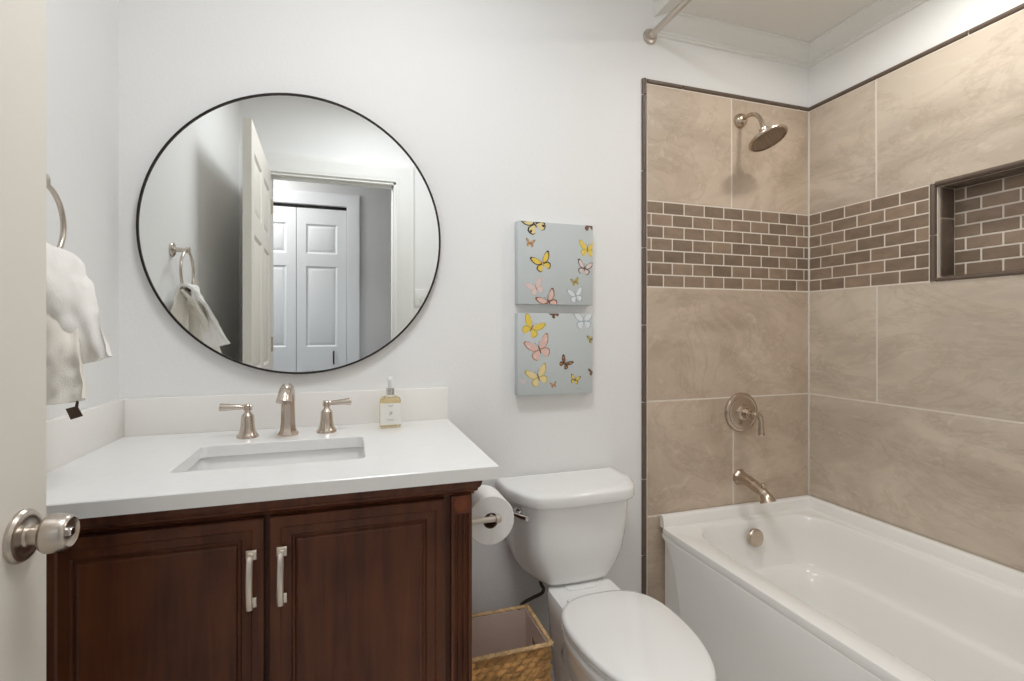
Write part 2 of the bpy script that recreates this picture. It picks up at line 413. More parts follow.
# right wall: grout bed with niche hole
b = nb(); e_ = 0.0070
for (y0, y1, z0, z1) in ((NY1, 0, 0, ZT+.002), (YF, NY0, 0, ZT+.002), (NY0, NY1, 0, NZ0), (NY0, NY1, NZ1, ZT+.002)): bx(b, XR-e_, XR, y0, y1, z0, z1)
bx(b, XR-0.0065, XR, YF, 0, ZT+.002, ZT+.018)
obj('grout_bed', b, GROUT, wall_right)
tiles('stone_tiles', [(-0.31, -0.008, ZB1, ZT), (-1.224, -0.31, ZB1, ZT), (YF, -1.224, ZB1, ZT),
                      (-0.312, -0.008, ZG, ZB0), (-1.226, -0.312, ZG, ZB0), (YF, -1.226, ZG, ZB0),
                      (-0.914, -0.008, ZG-0.456, ZG), (YF, -0.914, ZG-0.456, ZG)], TILE_SIDE, 'R', wall_right)
R = []
for k in range(rows):
    z1 = ZB1-k*rh; z0 = z1-rh; pitch = 0.1095
    y = (-0.068 if k % 2 == 0 else -0.0125)+pitch
    while y > YF:
        a, c = max(y-pitch, YF), min(y, -0.008)
        if a < NY1-0.0 and c > NY0:      # cut at the niche
            if c > NY1: R.append((max(a, NY1+0.018), c, z0, z1)) if c > NY1+0.02 else None
            elif a < NY0: R.append((a, min(c, NY0-0.018), z0, z1))
        elif c > a: R.append((a, min(c, c), z0, z1)) if not (NY1 <= a < NY1+0.018) else R.append((NY1+0.018, c, z0, z1))
        y -= pitch
R = [q for q in R if q[1] > q[0]+0.008]
tiles('accent_bricks', R, BRICK, 'R', wall_right)
# niche interior
b = nb(); t_ = 0.004
bx(b, XR+ND-t_, XR+ND, NY0, NY1, NZ0, NZ1); bx(b, XR, XR+ND, NY1-t_, NY1, NZ0, NZ1); bx(b, XR, XR+ND, NY0, NY0+t_, NZ0, NZ1)
bx(b, XR, XR+ND, NY0, NY1, NZ1-t_, NZ1); bx(b, XR, XR+ND, NY0, NY1, NZ0, NZ0+t_)
obj('niche_grout', b, GROUT, wall_right)
b = nb(); nrh = (NZ1-NZ0-0.02)/7
for k in range(7):
    z1 = NZ1-0.008-k*nrh; z0 = z1-nrh; y = NY1-0.006+(0.045 if k % 2 == 0 else 0.0)+0.025
    while y > NY0:
        a, c = max(y-0.105, NY0+0.006), min(y, NY1-0.006)
        if c-a > 0.01: bx(b, XR+ND-t_-0.0015, XR+ND-t_, a+g, c-g, z0+g, z1-g, 0.001, 1)
        y -= 0.105
obj('niche_bricks', b, BRICK, wall_right)
b = nb()
zc = NZ0+0.008
for z1 in (NZ0+0.215, NZ1-0.006):
    bx(b, XR+0.012, XR+ND-0.01, NY1-0.010, NY1-0.004, zc+g, z1-g, 0.002); bx(b, XR+0.012, XR+ND-0.01, NY0+0.004, NY0+0.010, zc+g, z1-g, 0.002); zc = z1
y = NY1-0.012
while y > NY0+0.02:
    a = max(y-0.305, NY0+0.012)
    bx(b, XR+0.012, XR+ND-0.01, a+g, y-g, NZ1-0.010, NZ1-0.004, 0.002); bx(b, XR+0.012, XR+ND-0.01, a+g, y-g, NZ0+0.004, NZ0+0.010, 0.002); y = a
obj('niche_lining', b, LINER, wall_right)
# pencil liners: half-round strips
def pencil(b, p0, p1, nrm, rad=0.0095, gap=0.0022):
    p0 = Vector(p0); p1 = Vector(p1); d = (p1-p0).normalized(); p0 = p0+d*gap; p1 = p1-d*gap; n = Vector(nrm); s = d.cross(n)
    def ring(p): return [p+s*rad*math.cos(t)+n*(0.004+0.010*math.sin(t)) for t in [PI*i/8 for i in range(9)]]+[p-s*rad, p+s*rad]
    loft(b, [ring(p0), ring(p1)])
b = nb(); px = BX0-0.010
z = ZT+0.0005
for z0 in (2.152, 1.85, 1.545, 1.24, 0.935, 0.63, 0.328, 0.02): pencil(b, (px, 0, z0), (px, 0, z+(0.019 if z0 > 2.1 else 0)), (0, -1, 0)); z = z0
x = px+0.01
for x1 in (1.28, 1.585, 1.89, XR-0.006): pencil(b, (x, 0, ZT+0.0095), (x1, 0, ZT+0.0095), (0, -1, 0)); x = x1
obj('tile_edge_trim', b, LINER, wall_back)
b = nb(); y = -0.004
for y1 in (-0.31, -0.615, -0.92, -1.225, -1.53, YF): pencil(b, (XR, y, ZT+0.0095), (XR, y1, ZT+0.0095), (-1, 0, 0)); y = y1
z = NZ0-0.008
for z1 in (NZ0+0.155, NZ1+0.008): pencil(b, (XR, NY1+0.008, z), (XR, NY1+0.008, z1), (-1, 0, 0)); pencil(b, (XR, NY0-0.008, z), (XR, NY0-0.008, z1), (-1, 0, 0)); z = z1
y = NY1+0.0
for y1 in (NY1-0.265, NY1-0.57, NY0): pencil(b, (XR, y, NZ1+0.004), (XR, y1, NZ1+0.004), (-1, 0, 0)); pencil(b, (XR, y, NZ0-0.002), (XR, y1, NZ0-0.002), (-1, 0, 0), 0.007); y = y1
obj('tile_edge_trim', b, LINER, wall_right)
# caulk bead up the inside corner
b = nb(); bx(b, XRT-0.003, XRT+0.004, -0.013, -0.006, 0.48, ZT, 0.002); obj('corner_caulk', b, mat('caulk', (0.74, 0.70, 0.64), 0.6), wall_right)

# ------------------------------------------------------------------ bathtub
def sup(cx, cy, hx, hy, n, z, N=112):
    out = []
    for i in range(N):
        t = 2*PI*i/N; c, s = math.cos(t), math.sin(t)
        # even spacing along a rounded rectangle: radial superellipse
        k = (abs(c/hx)**n+abs(s/hy)**n)**(-1/n)
        out.append(Vector((cx+k*c, cy+k*s, z)))
    return out
def rectloop(x0, x1, y0, y1, z, cx, cy, N=112, n=40):
    hx, hy = (x1-x0)/2, (y1-y0)/2
    return [Vector((min(max(p.x, x0), x1), min(max(p.y, y0), y1), z)) for p in sup((x0+x1)/2, (y0+y1)/2, hx, hy, n, z, N)]
TX0, TX1, TY0, TY1 = 1.167, 1.940, -1.645, -0.010
tub = thing('bathtub', 'white alcove bathtub set against the brown tiled walls', 'bathtub', (1.56, -0.83, 0))
tcx, tcy = 1.558, -0.79
b = nb()
DZ = 0.440
def TL(hx, hy, n, z, dx=0, dy=0): return sup(tcx+dx, tcy+dy, hx, hy, n, z)
L0 = [rectloop(TX0+d_, TX1, TY0, TY1, z_, 1.56, -.83) for d_, z_ in ((0.007, 0.02), (0.007, 0.400), (0.005, 0.406), (0.001, 0.410), (0.0, 0.413), (0.0, DZ-0.006), (0.0015, DZ-0.002), (0.006, DZ))]
L0 += [TL(0.322, 0.726, 7, DZ), TL(0.316, 0.720, 7, DZ-0.003), TL(0.310, 0.714, 7, DZ-0.012), TL(0.305, 0.706, 7, DZ-0.06), TL(0.299, 0.696, 6.5, DZ-0.13), TL(0.295, 0.688, 6, 0.262),
       TL(0.290, 0.683, 6, 0.252), TL(0.280, 0.672, 6, 0.248), TL(0.272, 0.662, 6, 0.244), TL(0.266, 0.655, 5.5, 0.234), TL(0.258, 0.640, 5, 0.18), TL(0.248, 0.620, 5, 0.12), TL(0.235, 0.600, 4.5, 0.085), TL(0.20, 0.56, 4, 0.068), TL(0.12, 0.45, 3, 0.062)]
loft(b, L0, False, True)
# raised flange at the back and right walls
def strip(b, pts):   # profile prism along a polyline with mitre: pts = list of loops
    loft(b, pts)
fp = [(0, -0.004), (0.030, -0.004), (0.026, 0.006), (0.022, 0.034), (0.018, 0.041), (0.010, 0.044), (0, 0.044)]
loops = []
loops.append([Vector((TX0+0.006, TY1-o_, DZ+h)) for o_, h in fp])
loops.append([Vector((TX1-o_, TY1-o_, DZ+h)) for o_, h in fp])
loops.append([Vector((TX1-o_, TY0, DZ+h)) for o_, h in fp])
loft(b, loops)
obj('tub_shell', b, TUBM, tub, ang=40)
# apron: raised skirt whose left end sweeps away in an arc
b = nb()
arc = []
for i in range(15):
    t = i/14*PI/2
    arc.append((-0.02-0.135*math.sin(t), 0.411-0.40*(1-math.cos(t))))
poly = arc+[(-1.60, 0.005), (-1.635, 0.03), (-1.635, 0.411)]
prism(b, poly, TX0+0.0004, TX0+0.020, 'X', 0.003, 2)
obj('apron', b, TUBM, tub, ang=40)
b = nb(); lathe(b, [(0.036, 0), (0.036, 0.010), (0.0335, 0.0135), (0.030, 0.0135), (0.029, 0.0155), (0.004, 0.0165), (0.001, 0.0165)], (1.557, -0.099, 0.379), (0, -1, 0.06), 36)
obj('overflow_plate', b, BRONZE, tub)
b = nb(); lathe(b, [(0.035, 0), (0.033, 0.004), (0.012, 0.006), (0.001, 0.009)], (1.56, -0.30, 0.063), (0, 0, 1), 28); obj('drain', b, BRONZE, tub)

# tub spout
sp = thing('tub_spout', 'brushed nickel tub spout with a diverter knob over the tub', 'spout', (1.565, -0.008, 0.60))
b = nb()
lathe(b, [(0.035, 0), (0.035, 0.004), (0.031, 0.010), (0.027, 0.015), (0.025, 0.02)], (1.565, -0.008, 0.598), (0, -1, 0), 8, rot=PI/8)
tube(b, smooth_path([(1.565, -0.02, 0.598), (1.565, -0.06, 0.594), (1.565, -0.10, 0.583), (1.565, -0.132, 0.570), (1.566, -0.152, 0.556), (1.567, -0.160, 0.540)], 5),
     [0.025]*3+[0.024]*3+[0.0225]*4+[0.021]*5+[0.021]*4+[0.0225, 0.024, 0.0255, 0.0275, 0.029, 0.030, 0.0305], 20)
obj('spout_body', b, BRONZE, sp)
b = nb(); lathe(b, [(0.0055, 0), (0.0045, 0.008), (0.0045, 0.012), (0.0085, 0.015), (0.009, 0.019), (0.006, 0.022), (0.001, 0.0225)], (1.565, -0.135, 0.586), (0, -0.15, 1), 18); obj('diverter_knob', b, BRONZE, sp)

# shower valve
vv = thing('shower_valve', 'round brushed nickel valve plate with lever between shower head and spout', 'valve', (1.572, -0.008, 0.90))
VC = (1.572, -0.008, 0.872)
b = nb(); lathe(b, [(0.083, 0), (0.083, 0.005), (0.079, 0.011), (0.070, 0.014), (0.066, 0.012), (0.062, 0.0135), (0.058, 0.0145), (0.034, 0.018), (0.031, 0.024), (0.022, 0.028), (0.020, 0.05), (0.022, 0.054), (0.020, 0.058)], VC, (0, -1, 0), 48)
obj('escutcheon', b, BRONZE, vv)
b = nb()
lathe(b, [(0.012, 0), (0.012, 0.018), (0.015, 0.020), (0.015, 0.03), (0.011, 0.036), (0.001, 0.037)], (1.572, -0.064, 0.872), (0, -1, 0), 24)
tube(b, smooth_path([(1.572, -0.080, 0.872), (1.590, -0.087, 0.872), (1.600, -0.088, 0.856), (1.603, -0.087, 0.825), (1.606, -0.086, 0.788)], 5), [0.011]*4+[0.011]*4+[0.0095]*4+[0.0095]*4+[0.0115]*4+[0.0135], 16)
obj('lever', b, BRONZE, vv)

# shower head
sh = thing('showerhead', 'round rain style shower head on a bent arm, high on the tiled wall', 'shower head', (1.572, -0.008, 2.10))
b = nb(); lathe(b, [(0.030, 0), (0.030, 0.005), (0.027, 0.016), (0.020, 0.024), (0.012, 0.028)], (1.566, -0.008, 2.105), (0, -1, 0), 28); obj('flange', b, BRONZE, sh)
hc = Vector((1.560, -0.165, 1.974)); hax = Vector((0.16, -0.40, -1)).normalized()
b = nb(); tube(b, smooth_path([(1.566, -0.02, 2.105), (1.566, -0.055, 2.108), (1.563, -0.095, 2.098), (1.558, -0.130, 2.062), tuple(hc-hax*0.045)], 6), 0.0085, 14); obj('arm', b, BRONZE, sh)
b = nb(); lathe(b, [(0.012, -0.050), (0.016, -0.047), (0.016, -0.037), (0.014, -0.032), (0.020, -0.024), (0.042, -0.016), (0.068, -0.007), (0.074, -0.002), (0.074, 0.004), (0.070, 0.008), (0.065, 0.006)], hc, hax, 48, True, False)
obj('head_shell', b, BRONZE, sh)
b = nb(); lathe(b, [(0.0655, 0.0), (0.065, 0.0045), (0.001, 0.006)], hc, hax, 40)
M = basis(hc, hax)
for rr, n in ((0.011, 6), (0.023, 12), (0.035, 18), (0.047, 24), (0.058, 30)):
    for i in range(n):
        t = 2*PI*i/n; p = M @ Vector((rr*math.cos(t), rr*math.sin(t), 0.005)); lathe(b, [(0.0022, 0), (0.0016, 0.003)], p, hax, 6)
obj('nozzle_plate', b, mat('nozzle_face', (0.42, 0.33, 0.26), 0.4, metal=0.8), sh)

# shower curtain rod
rd = thing('shower_rod', 'brushed nickel shower curtain rod fixed above the tub edge', 'curtain rod', (1.13, 0, 2.387))
b = nb(); tube(b, [(1.131, -0.006, 2.387), (1.131, -0.8, 2.387), (1.131, YF+0.006, 2.387)], 0.0125, 16); obj('rod', b, NICKEL, rd)
for y, s in ((0, -1), (YF, 1)):
    b = nb(); lathe(b, [(0.030, 0), (0.030, 0.006), (0.027, 0.010), (0.017, 0.013), (0.016, 0.030), (0.0125, 0.032)], (1.131, y, 2.387), (0, s, 0), 24, True, False); obj('rod_flange', b, NICKEL, rd)

# ------------------------------------------------------------------ vanity
VX0, VX1, VY = -0.632, 0.262, -0.610
van = thing('vanity_cabinet', 'dark cherry wood vanity cabinet with two panel doors under white countertop', 'vanity', (-0.185, -0.3, 0))
b = nb()
bx(b, VX0, VX0+0.018, VY+0.004, -0.016, 0.10, 0.850, 0.001); bx(b, VX1-0.018, VX1, VY+0.004, -0.016, 0.10, 0.850, 0.001); bx(b, VX0+0.018, VX1-0.018, -0.022, -0.016, 0.10, 0.85)
bx(b, VX0+0.018, VX1-0.018, VY+0.004, -0.022, 0.10, 0.118); bx(b, VX0+0.018, VX1-0.018, VY+0.004, VY+0.022, 0.118, 0.85)
bx(b, VX0+0.01, VX1-0.02, VY+0.07, -0.02, 0, 0.10)
obj('cabinet_body', b, WOOD, van)
b = nb()
cp = [(0.01, 0.848), (-0.003, 0.848), (-0.005, 0.853), (-0.011, 0.857), (-0.012, 0.862), (-0.016, 0.866), (-0.019, 0.874), (-0.020, 0.883), (0.01, 0.883)]
loops = [[Vector((VX0, VY+o_, h)) for o_, h in cp], [Vector((VX1-o_, VY+o_, h)) for o_, h in cp], [Vector((VX1-o_, -0.016, h)) for o_, h in cp]]
loft(b, loops); bx(b, VX0, VX1, VY, VY+0.03, 0.85, 0.883); bx(b, VX0, VX0+0.02, VY+.03, -0.016, 0.85, 0.883); bx(b, VX1-0.02, VX1, VY+.03, -0.016, 0.85, 0.883)
obj('cornice', b, WOOD, van, ang=25)
DR = [(0, -0.016), (0, -0.002), (0.002, 0), (0.020, 0), (0.023, -0.0035), (0.027, -0.004), (0.040, -0.007), (0.043, -0.0105), (0.047, -0.0105), (0.050, -0.006), (0.054, -0.0045), (0.058, -0.0045)]
def vdoor(x0, x1, hx_):
    b = nb(); r = [(i, -d) for i, d in DR]
    ring_panel(b, x0, x1, 0.125, 0.844, VY-0.014, 1, r)
    o = obj('door', b, WOOD, van, ang=20)
    # bow pull: square feet joined by an arched strap
    b = nb(); zt, zb = 0.775, 0.681
    for zz in (zt, zb):
        lathe(b, [(0.0135, 0), (0.0135, 0.003), (0.012, 0.0045), (0.007, 0.006), (0.0065, 0.016), (0.008, 0.020)], (hx_, VY-0.014, zz), (0, -1, 0), 4, rot=PI/4)
    pts = smooth_path([(hx_, VY-0.030, zt+0.004), (hx_, VY-0.036, zt-0.008), (hx_, VY-0.0395, zt-0.03), (hx_, VY-0.0405, (zt+zb)/2), (hx_, VY-0.0395, zb+0.03), (hx_, VY-0.037, zb+0.008), (hx_, VY-0.033, zb-0.005)], 5)
    tube(b, pts, 0.0062, 8, squash=(1.0, 0.55), up=(0, 1, 0))
    hnd = obj('handle', b, mat('satin_pull', (0.80, 0.72, 0.64), 0.28, metal=1), o)
vdoor(-0.524, -0.166, -0.188); vdoor(-0.156, 0.199, -0.133)
def pilaster(xc):
    b = nb(); x0, x1 = xc-0.0235, xc+0.0235
    # fluted face: polygon in XY extruded in Z
    n = 3; pts = [(x0, VY+0.004), (x0, VY-0.010)]
    cx0 = x0+0.006; fw = (x1-x0-0.012)/n
    for k in range(n):
        c = cx0+fw*(k+0.5)
        for i in range(7):
            t = PI*i/6; pts.append((c-math.cos(t)*fw*0.40, VY-0.010+math.sin(t)*0.0055))
    pts += [(x1, VY-0.010), (x1, VY+0.004)]
    prism(b, pts, 0.16, 0.806, 'Z')
    bx(b, x0, x1, VY-0.010, VY+0.004, 0.806, 0.848, 0.001); bx(b, x0, x1, VY-0.012, VY+0.004, 0.10, 0.16, 0.001)
    o = obj('pilaster', b, WOOD, van, ang=25)
    b = nb(); lathe(b, [(0.0195, 0), (0.0195, 0.002), (0.0165, 0.0035), (0.0155, 0.002), (0.012, 0.002), (0.009, 0.004), (0.001, 0.0052)], (xc, VY-0.010, 0.828), (0, -1, 0), 28)
    obj('rosette', b, WOOD_ROS, o)
pilaster(0.2365); pilaster(-0.562)

# countertop with sink cut-out
ct = thing('countertop', 'white quartz countertop with backsplash on the dark vanity', 'countertop', (-0.16, -0.3, 0.884))
KX0, KX1, KY0, KY1 = XL+0.001, 0.318, -0.641, -0.001
SX0, SX1, SY0, SY1, ZC = -0.374, 0.032, -0.480, -0.220, 0.914
def rr(x0, x1, y0, y1, r, z, k=6):
    out = []
    for (cx, cy, a0) in ((x1-r, y1-r, 0), (x0+r, y1-r, PI/2), (x0+r, y0+r, PI), (x1-r, y0+r, 3*PI/2)):
        for i in range(k+1):
            t = a0+PI/2*i/k; out.append(Vector((cx+r*math.cos(t), cy+r*math.sin(t), z)))
    return out
b = nb()
loft(b, [rr(SX0, SX1, SY0, SY1, 0.018, 0.884), rr(KX0, KX1, KY0, KY1, 0.002, 0.884), rr(KX0, KX1, KY0, KY1, 0.002, ZC-0.002), rr(KX0+0.002, KX1-0.002, KY0+0.002, KY1-0.002, 0.002, ZC),
         rr(SX0-0.002, SX1+0.002, SY0-0.002, SY1+0.002, 0.019, ZC), rr(SX0, SX1, SY0, SY1, 0.018, ZC-0.002), rr(SX0, SX1, SY0, SY1, 0.018, 0.884)], False, False)
bmesh.ops.remove_doubles(b, verts=b.verts, dist=1e-6)
obj('slab', b, QUARTZ, ct)
b = nb(); bx(b, KX0+0.020, KX1, -0.021, -0.001, ZC, 1.022, 0.0015); obj('backsplash', b, SPLASH, ct)
b = nb(); bx(b, KX0, KX0+0.020, KY0+0.01, -0.001, ZC, 1.022, 0.0015); obj('side_splash', b, SPLASH, ct)
# undermount sink
sk = thing('sink', 'white rectangular undermount sink set into the vanity counter', 'sink', (-0.17, -0.35, 0.76))
b = nb(); s0 = 0.012
A = [rr(SX0-0.02, SX1+0.02, SY0-0.02, SY1+0.02, 0.02, 0.883), rr(SX0-s0, SX1+s0, SY0-s0, SY1+s0, 0.024, 0.883), rr(SX0-0.008, SX1+0.008, SY0-0.008, SY1+0.008, 0.026, 0.877), rr(SX0-0.006, SX1+0.006, SY0-0.006, SY1+0.006, 0.028, 0.82),
     rr(SX0+0.01, SX1-0.01, SY0+0.01, SY1-0.01, 0.035, 0.77), rr(SX0+0.03, SX1-0.03, SY0+0.03, SY1-0.03, 0.03, 0.758), rr(SX0+0.17, SX1-0.17, SY0+0.10, SY1-0.10, 0.02, 0.752)]
loft(b, A, False, True)
obj('basin', b, PORC, sk)
b = nb(); lathe(b, [(0.024, 0), (0.022, 0.003), (0.012, 0.003), (0.001, 0.006)], (-0.171, -0.35, 0.752), (0, 0, 1), 24); obj('drain', b, NICKEL, sk)

# widespread faucet
fc = thing('faucet', 'brushed nickel widespread faucet with two lever handles behind the sink', 'faucet', (-0.18, -0.13, ZC))
FN = mat('faucet_nickel', (0.62, 0.54, 0.47), 0.26, metal=1)
b = nb(); SXc, SYc = -0.175, -0.135
lathe(b, [(0.030, 0), (0.030, 0.004), (0.026, 0.010), (0.0225, 0.018), (0.0205, 0.035), (0.0190, 0.075), (0.0185, 0.105)], (SXc, SYc, ZC), (0, 0, 1), 8, rot=PI/8)
tube(b, smooth_path([(SXc, SYc, ZC+0.098), (SXc, SYc-0.001, ZC+0.118), (SXc, SYc-0.010, ZC+0.131), (SXc, SYc-0.030, ZC+0.137), (SXc, SYc-0.056, ZC+0.133), (SXc-0.001, SYc-0.072, ZC+0.122), (SXc-0.002, SYc-0.080, ZC+0.106)], 5),
     [0.0185]*5+[0.018]*5+[0.0175]*5+[0.0175]*5+[0.018]*5+[0.0185, 0.019, 0.0195, 0.020, 0.021, 0.0215], 20)
obj('spout', b, FN, fc, ang=25)
def fh(x, s, y):
    b = nb()
    lathe(b, [(0.0285, 0), (0.0285, 0.004), (0.025, 0.009), (0.0205, 0.019), (0.0180, 0.034), (0.0165, 0.060), (0.0145, 0.064), (0.009, 0.070), (0.007, 0.078)], (x, y, ZC), (0, 0, 1), 28)
    o = obj('valve_handle', b, FN, fc)
    b = nb(); zz = ZC+0.086
    lathe(b, [(0.008, -0.011), (0.0085, -0.008), (0.0055, -0.004), (0.0055, 0.004), (0.0085, 0.008), (0.008, 0.011)], (x, y, zz), (1, 0, 0), 18)
    lathe(b, [(0.007, 0), (0.0065, 0.010), (0.009, 0.013), (0.007, 0.016), (0.001, 0.017)], (x, y, zz-0.008), (0, 0, 1), 16)
    d = (s, -0.03, 0.04)
    lathe(b, [(0.0065, 0.006), (0.0055, 0.012), (0.0070, 0.018), (0.0088, 0.042), (0.0108, 0.066), (0.0108, 0.070), (0.001, 0.0715)], (x, y, zz), d, 18)
    obj('lever', b, FN, o)
fh(-0.281, -1, -0.135); fh(-0.070, 1, -0.125)

# soap dispenser
so = thing('soap_dispenser', 'clear bottle of golden hand soap with white pump on the counter', 'soap dispenser', (0.117, -0.108, ZC))
SC = (0.117, -0.108)
def rrv(hw, hd, r, z): return rr(SC[0]-hw, SC[0]+hw, SC[1]-hd, SC[1]+hd, r, z, 4)
b = nb(); loft(b, [rrv(0.030, 0.020, 0.010, ZC+0.0005), rrv(0.0325, 0.022, 0.012, ZC+0.004), rrv(0.0325, 0.022, 0.012, ZC+0.084), rrv(0.030, 0.020, 0.012, ZC+0.092), rrv(0.018, 0.016, 0.012, ZC+0.099), rrv(0.0125, 0.0125, 0.012, ZC+0.101), rrv(0.0125, 0.0125, 0.012, ZC+0.106)])
obj('bottle', b, mat('soap_glass', (0.98, 0.96, 0.90), 0.03, trans=1.0, ior=1.1), so)
b = nb(); loft(b, [rrv(0.029, 0.0185, 0.010, ZC+0.004), rrv(0.030, 0.0195, 0.011, ZC+0.007), rrv(0.030, 0.0195, 0.011, ZC+0.082), rrv(0.026, 0.017, 0.011, ZC+0.091)])
obj('liquid', b, mat('golden_soap', (0.96, 0.83, 0.54), 0.1, trans=0.7, ior=1.05), so)
b = nb(); bx(b, SC[0]-0.0315, SC[0]+0.0315, SC[1]-0.0232, SC[1]-0.0222, ZC+0.011, ZC+0.078, 0.0004, 1); lab = obj('label', b, mat('label_paper', (0.80, 0.79, 0.75), 0.6), so)
b = nb(); yl = SC[1]-0.0237
for i in range(9):   # small arched mark at the top of the label
    t = -0.9+1.8*i/8; cx = SC[0]+0.008*math.sin(t); cz = ZC+0.068+0.004*abs(math.sin(t))
    bx(b, cx-0.0012, cx+0.0012, yl, yl+0.0006, cz-0.0008, cz+0.0008)
for i in range(7):   # little sprig
    bx(b, SC[0]-0.0035+i*0.001, SC[0]-0.0023+i*0.001, yl, yl+0.0006, ZC+0.040+i*0.0016, ZC+0.042+i*0.0016)
for i, (dx, dz) in enumerate(((-0.003, 0.047), (0.003, 0.045), (-0.001, 0.052), (0.004, 0.050))): lathe(b, [(0.0016, 0), (0.0014, 0.0006)], (SC[0]+dx, yl+0.0006, ZC+dz), (0, -1, 0), 8)
bx(b, SC[0]-0.012, SC[0]+0.012, yl, yl+0.0006, ZC+0.0275, ZC+0.0283); bx(b, SC[0]-0.008, SC[0]+0.008, yl, yl+0.0006, ZC+0.0235, ZC+0.0241)
obj('label_print', b, mat('print_grey', (0.28, 0.28, 0.27), 0.7), lab)
b = nb(); lathe(b, [(0.0135, 0), (0.0135, 0.019), (0.0125, 0.020), (0.001, 0.020)], (SC[0], SC[1], ZC+0.104), (0, 0, 1), 28); obj('collar', b, CHROME, so)
b = nb(); lathe(b, [(0.0065, 0), (0.0065, 0.020), (0.0085, 0.021), (0.009, 0.033), (0.0075, 0.036), (0.001, 0.0365)], (SC[0], SC[1], ZC+0.122), (0, 0, 1), 20)
tube(b, [(SC[0], SC[1], ZC+0.152), (SC[0]-0.002, SC[1]-0.012, ZC+0.152), (SC[0]-0.004, SC[1]-0.024, ZC+0.150)], [0.0055, 0.005, 0.004], 10)
obj('pump', b, mat('pump_plastic', (0.85, 0.85, 0.84), 0.3), so)

# ------------------------------------------------------------------ mirror
MC = (-0.149, 0, 1.522); MR = 0.438
mi = thing('round_mirror', 'large round wall mirror with thin dark frame above the sink', 'mirror', (MC[0], 0, MC[2]-MR))
b = nb(); lathe(b, [(MR-0.002, 0.004), (MR-0.002, 0.020)], (MC[0], 0, MC[2]), (0, -1, 0), 128); obj('mirror_glass', b, MIRROR, mi)
b = nb(); M = basis((MC[0], 0, MC[2]), (0, -1, 0))
prof = [(MR-0.003, 0.002), (MR-0.003, 0.0235), (MR+0.0025, 0.024), (MR+0.003, 0.023), (MR+0.003, 0.002)]
N_ = 128; loops = [[M @ Vector((r*math.cos(2*PI*i/N_), r*math.sin(2*PI*i/N_), h)) for i in range(N_)] for r, h in prof+[prof[0]]]
loft(b, loops, False, False); bmesh.ops.remove_doubles(b, verts=b.verts, dist=1e-6)
obj('mirror_frame', b, BLACKF, mi, ang=50)

# ------------------------------------------------------------------ butterfly canvases
CANVAS = mat('canvas_grey_blue', (0.56, 0.60, 0.61), 0.8, bump=0.2, bscale=400)
BCOL = dict(yellow=(0.82, 0.60, 0.10), cream=(0.80, 0.66, 0.33), pink=(0.76, 0.50, 0.44), palepink=(0.74, 0.60, 0.57), dark=(0.055, 0.035, 0.025),
            brown=(0.24, 0.12, 0.06), white=(0.74, 0.78, 0.80), blue=(0.36, 0.44, 0.50), olive=(0.52, 0.42, 0.10), orange=(0.62, 0.36, 0.16), mid=(0.42, 0.26, 0.20))
BM = {k: mat('print_'+k, v, 0.8) for k, v in BCOL.items()}; BK = list(BCOL)
UP = [(1.0, 0.00), (0.0, 0.0)]
WING_U = [(0.02, 0.02), (0.10, 0.20), (0.28, 0.40), (0.46, 0.50), (0.54, 0.44), (0.50, 0.28), (0.42, 0.12), (0.28, 0.0), (0.10, -0.03)]
WING_L = [(0.02, -0.02), (0.16, -0.01), (0.32, -0.04), (0.40, -0.14), (0.36, -0.28), (0.26, -0.38), (0.15, -0.36), (0.07, -0.20)]
def butterfly(b, cx, cz, s, rot, fill, edge, y, lim, body='dark', spots=None, fold=1.0):
    c_, s_ = math.cos(rot), math.sin(rot); cnt = [0]
    def put(pts, mi_, dy):
        vs = []
        for x, z in pts:
            X = cx+s*(x*c_-z*s_); Z = cz+s*(x*s_+z*c_)
            vs.append((min(max(X, lim[0]), lim[1]), min(max(Z, lim[2]), lim[3])))
        # drop if clamped flat
        area_ = sum(vs[i][0]*vs[(i+1) % len(vs)][1]-vs[(i+1) % len(vs)][0]*vs[i][1] for i in range(len(vs)))/2
        if abs(area_) < 1e-7: return
        V = [b.verts.new((p[0], y-dy, p[1])) for p in vs]
        try:
            f = b.faces.new(V if area_ > 0 else V[::-1]); f.material_index = BK.index(mi_)
        except ValueError: pass
    for sx in (1, fold*-1):
        for W in (WING_L, WING_U):
            pts = [(x*sx, z) for x, z in W]
            put(pts, edge, 0.0002)
            mx = sum(p[0] for p in pts)/len(pts); mz = sum(p[1] for p in pts)/len(pts)
            k = 0.80 if edge in ('dark', 'brown') else 0.88
            put([((x-mx)*k+mx-0.025*(1 if mx > 0 else -1), (z-mz)*k+mz-0.01) for x, z in pts], fill, 0.0004)
            if spots: put([((x-mx)*0.28+mx*1.25, (z-mz)*0.28+mz*1.2) for x, z in pts], spots, 0.0006)
    put([(0.025, -0.16), (0.02, 0.14), (-0.02, 0.14), (-0.025, -0.16)], body, 0.0008)
    for sx in (1, -1): put([(0.0, 0.14), (0.012*sx, 0.14), (0.11*sx, 0.30), (0.10*sx, 0.31)], body, 0.0002)
PX0, PX1 = 0.565, 0.862
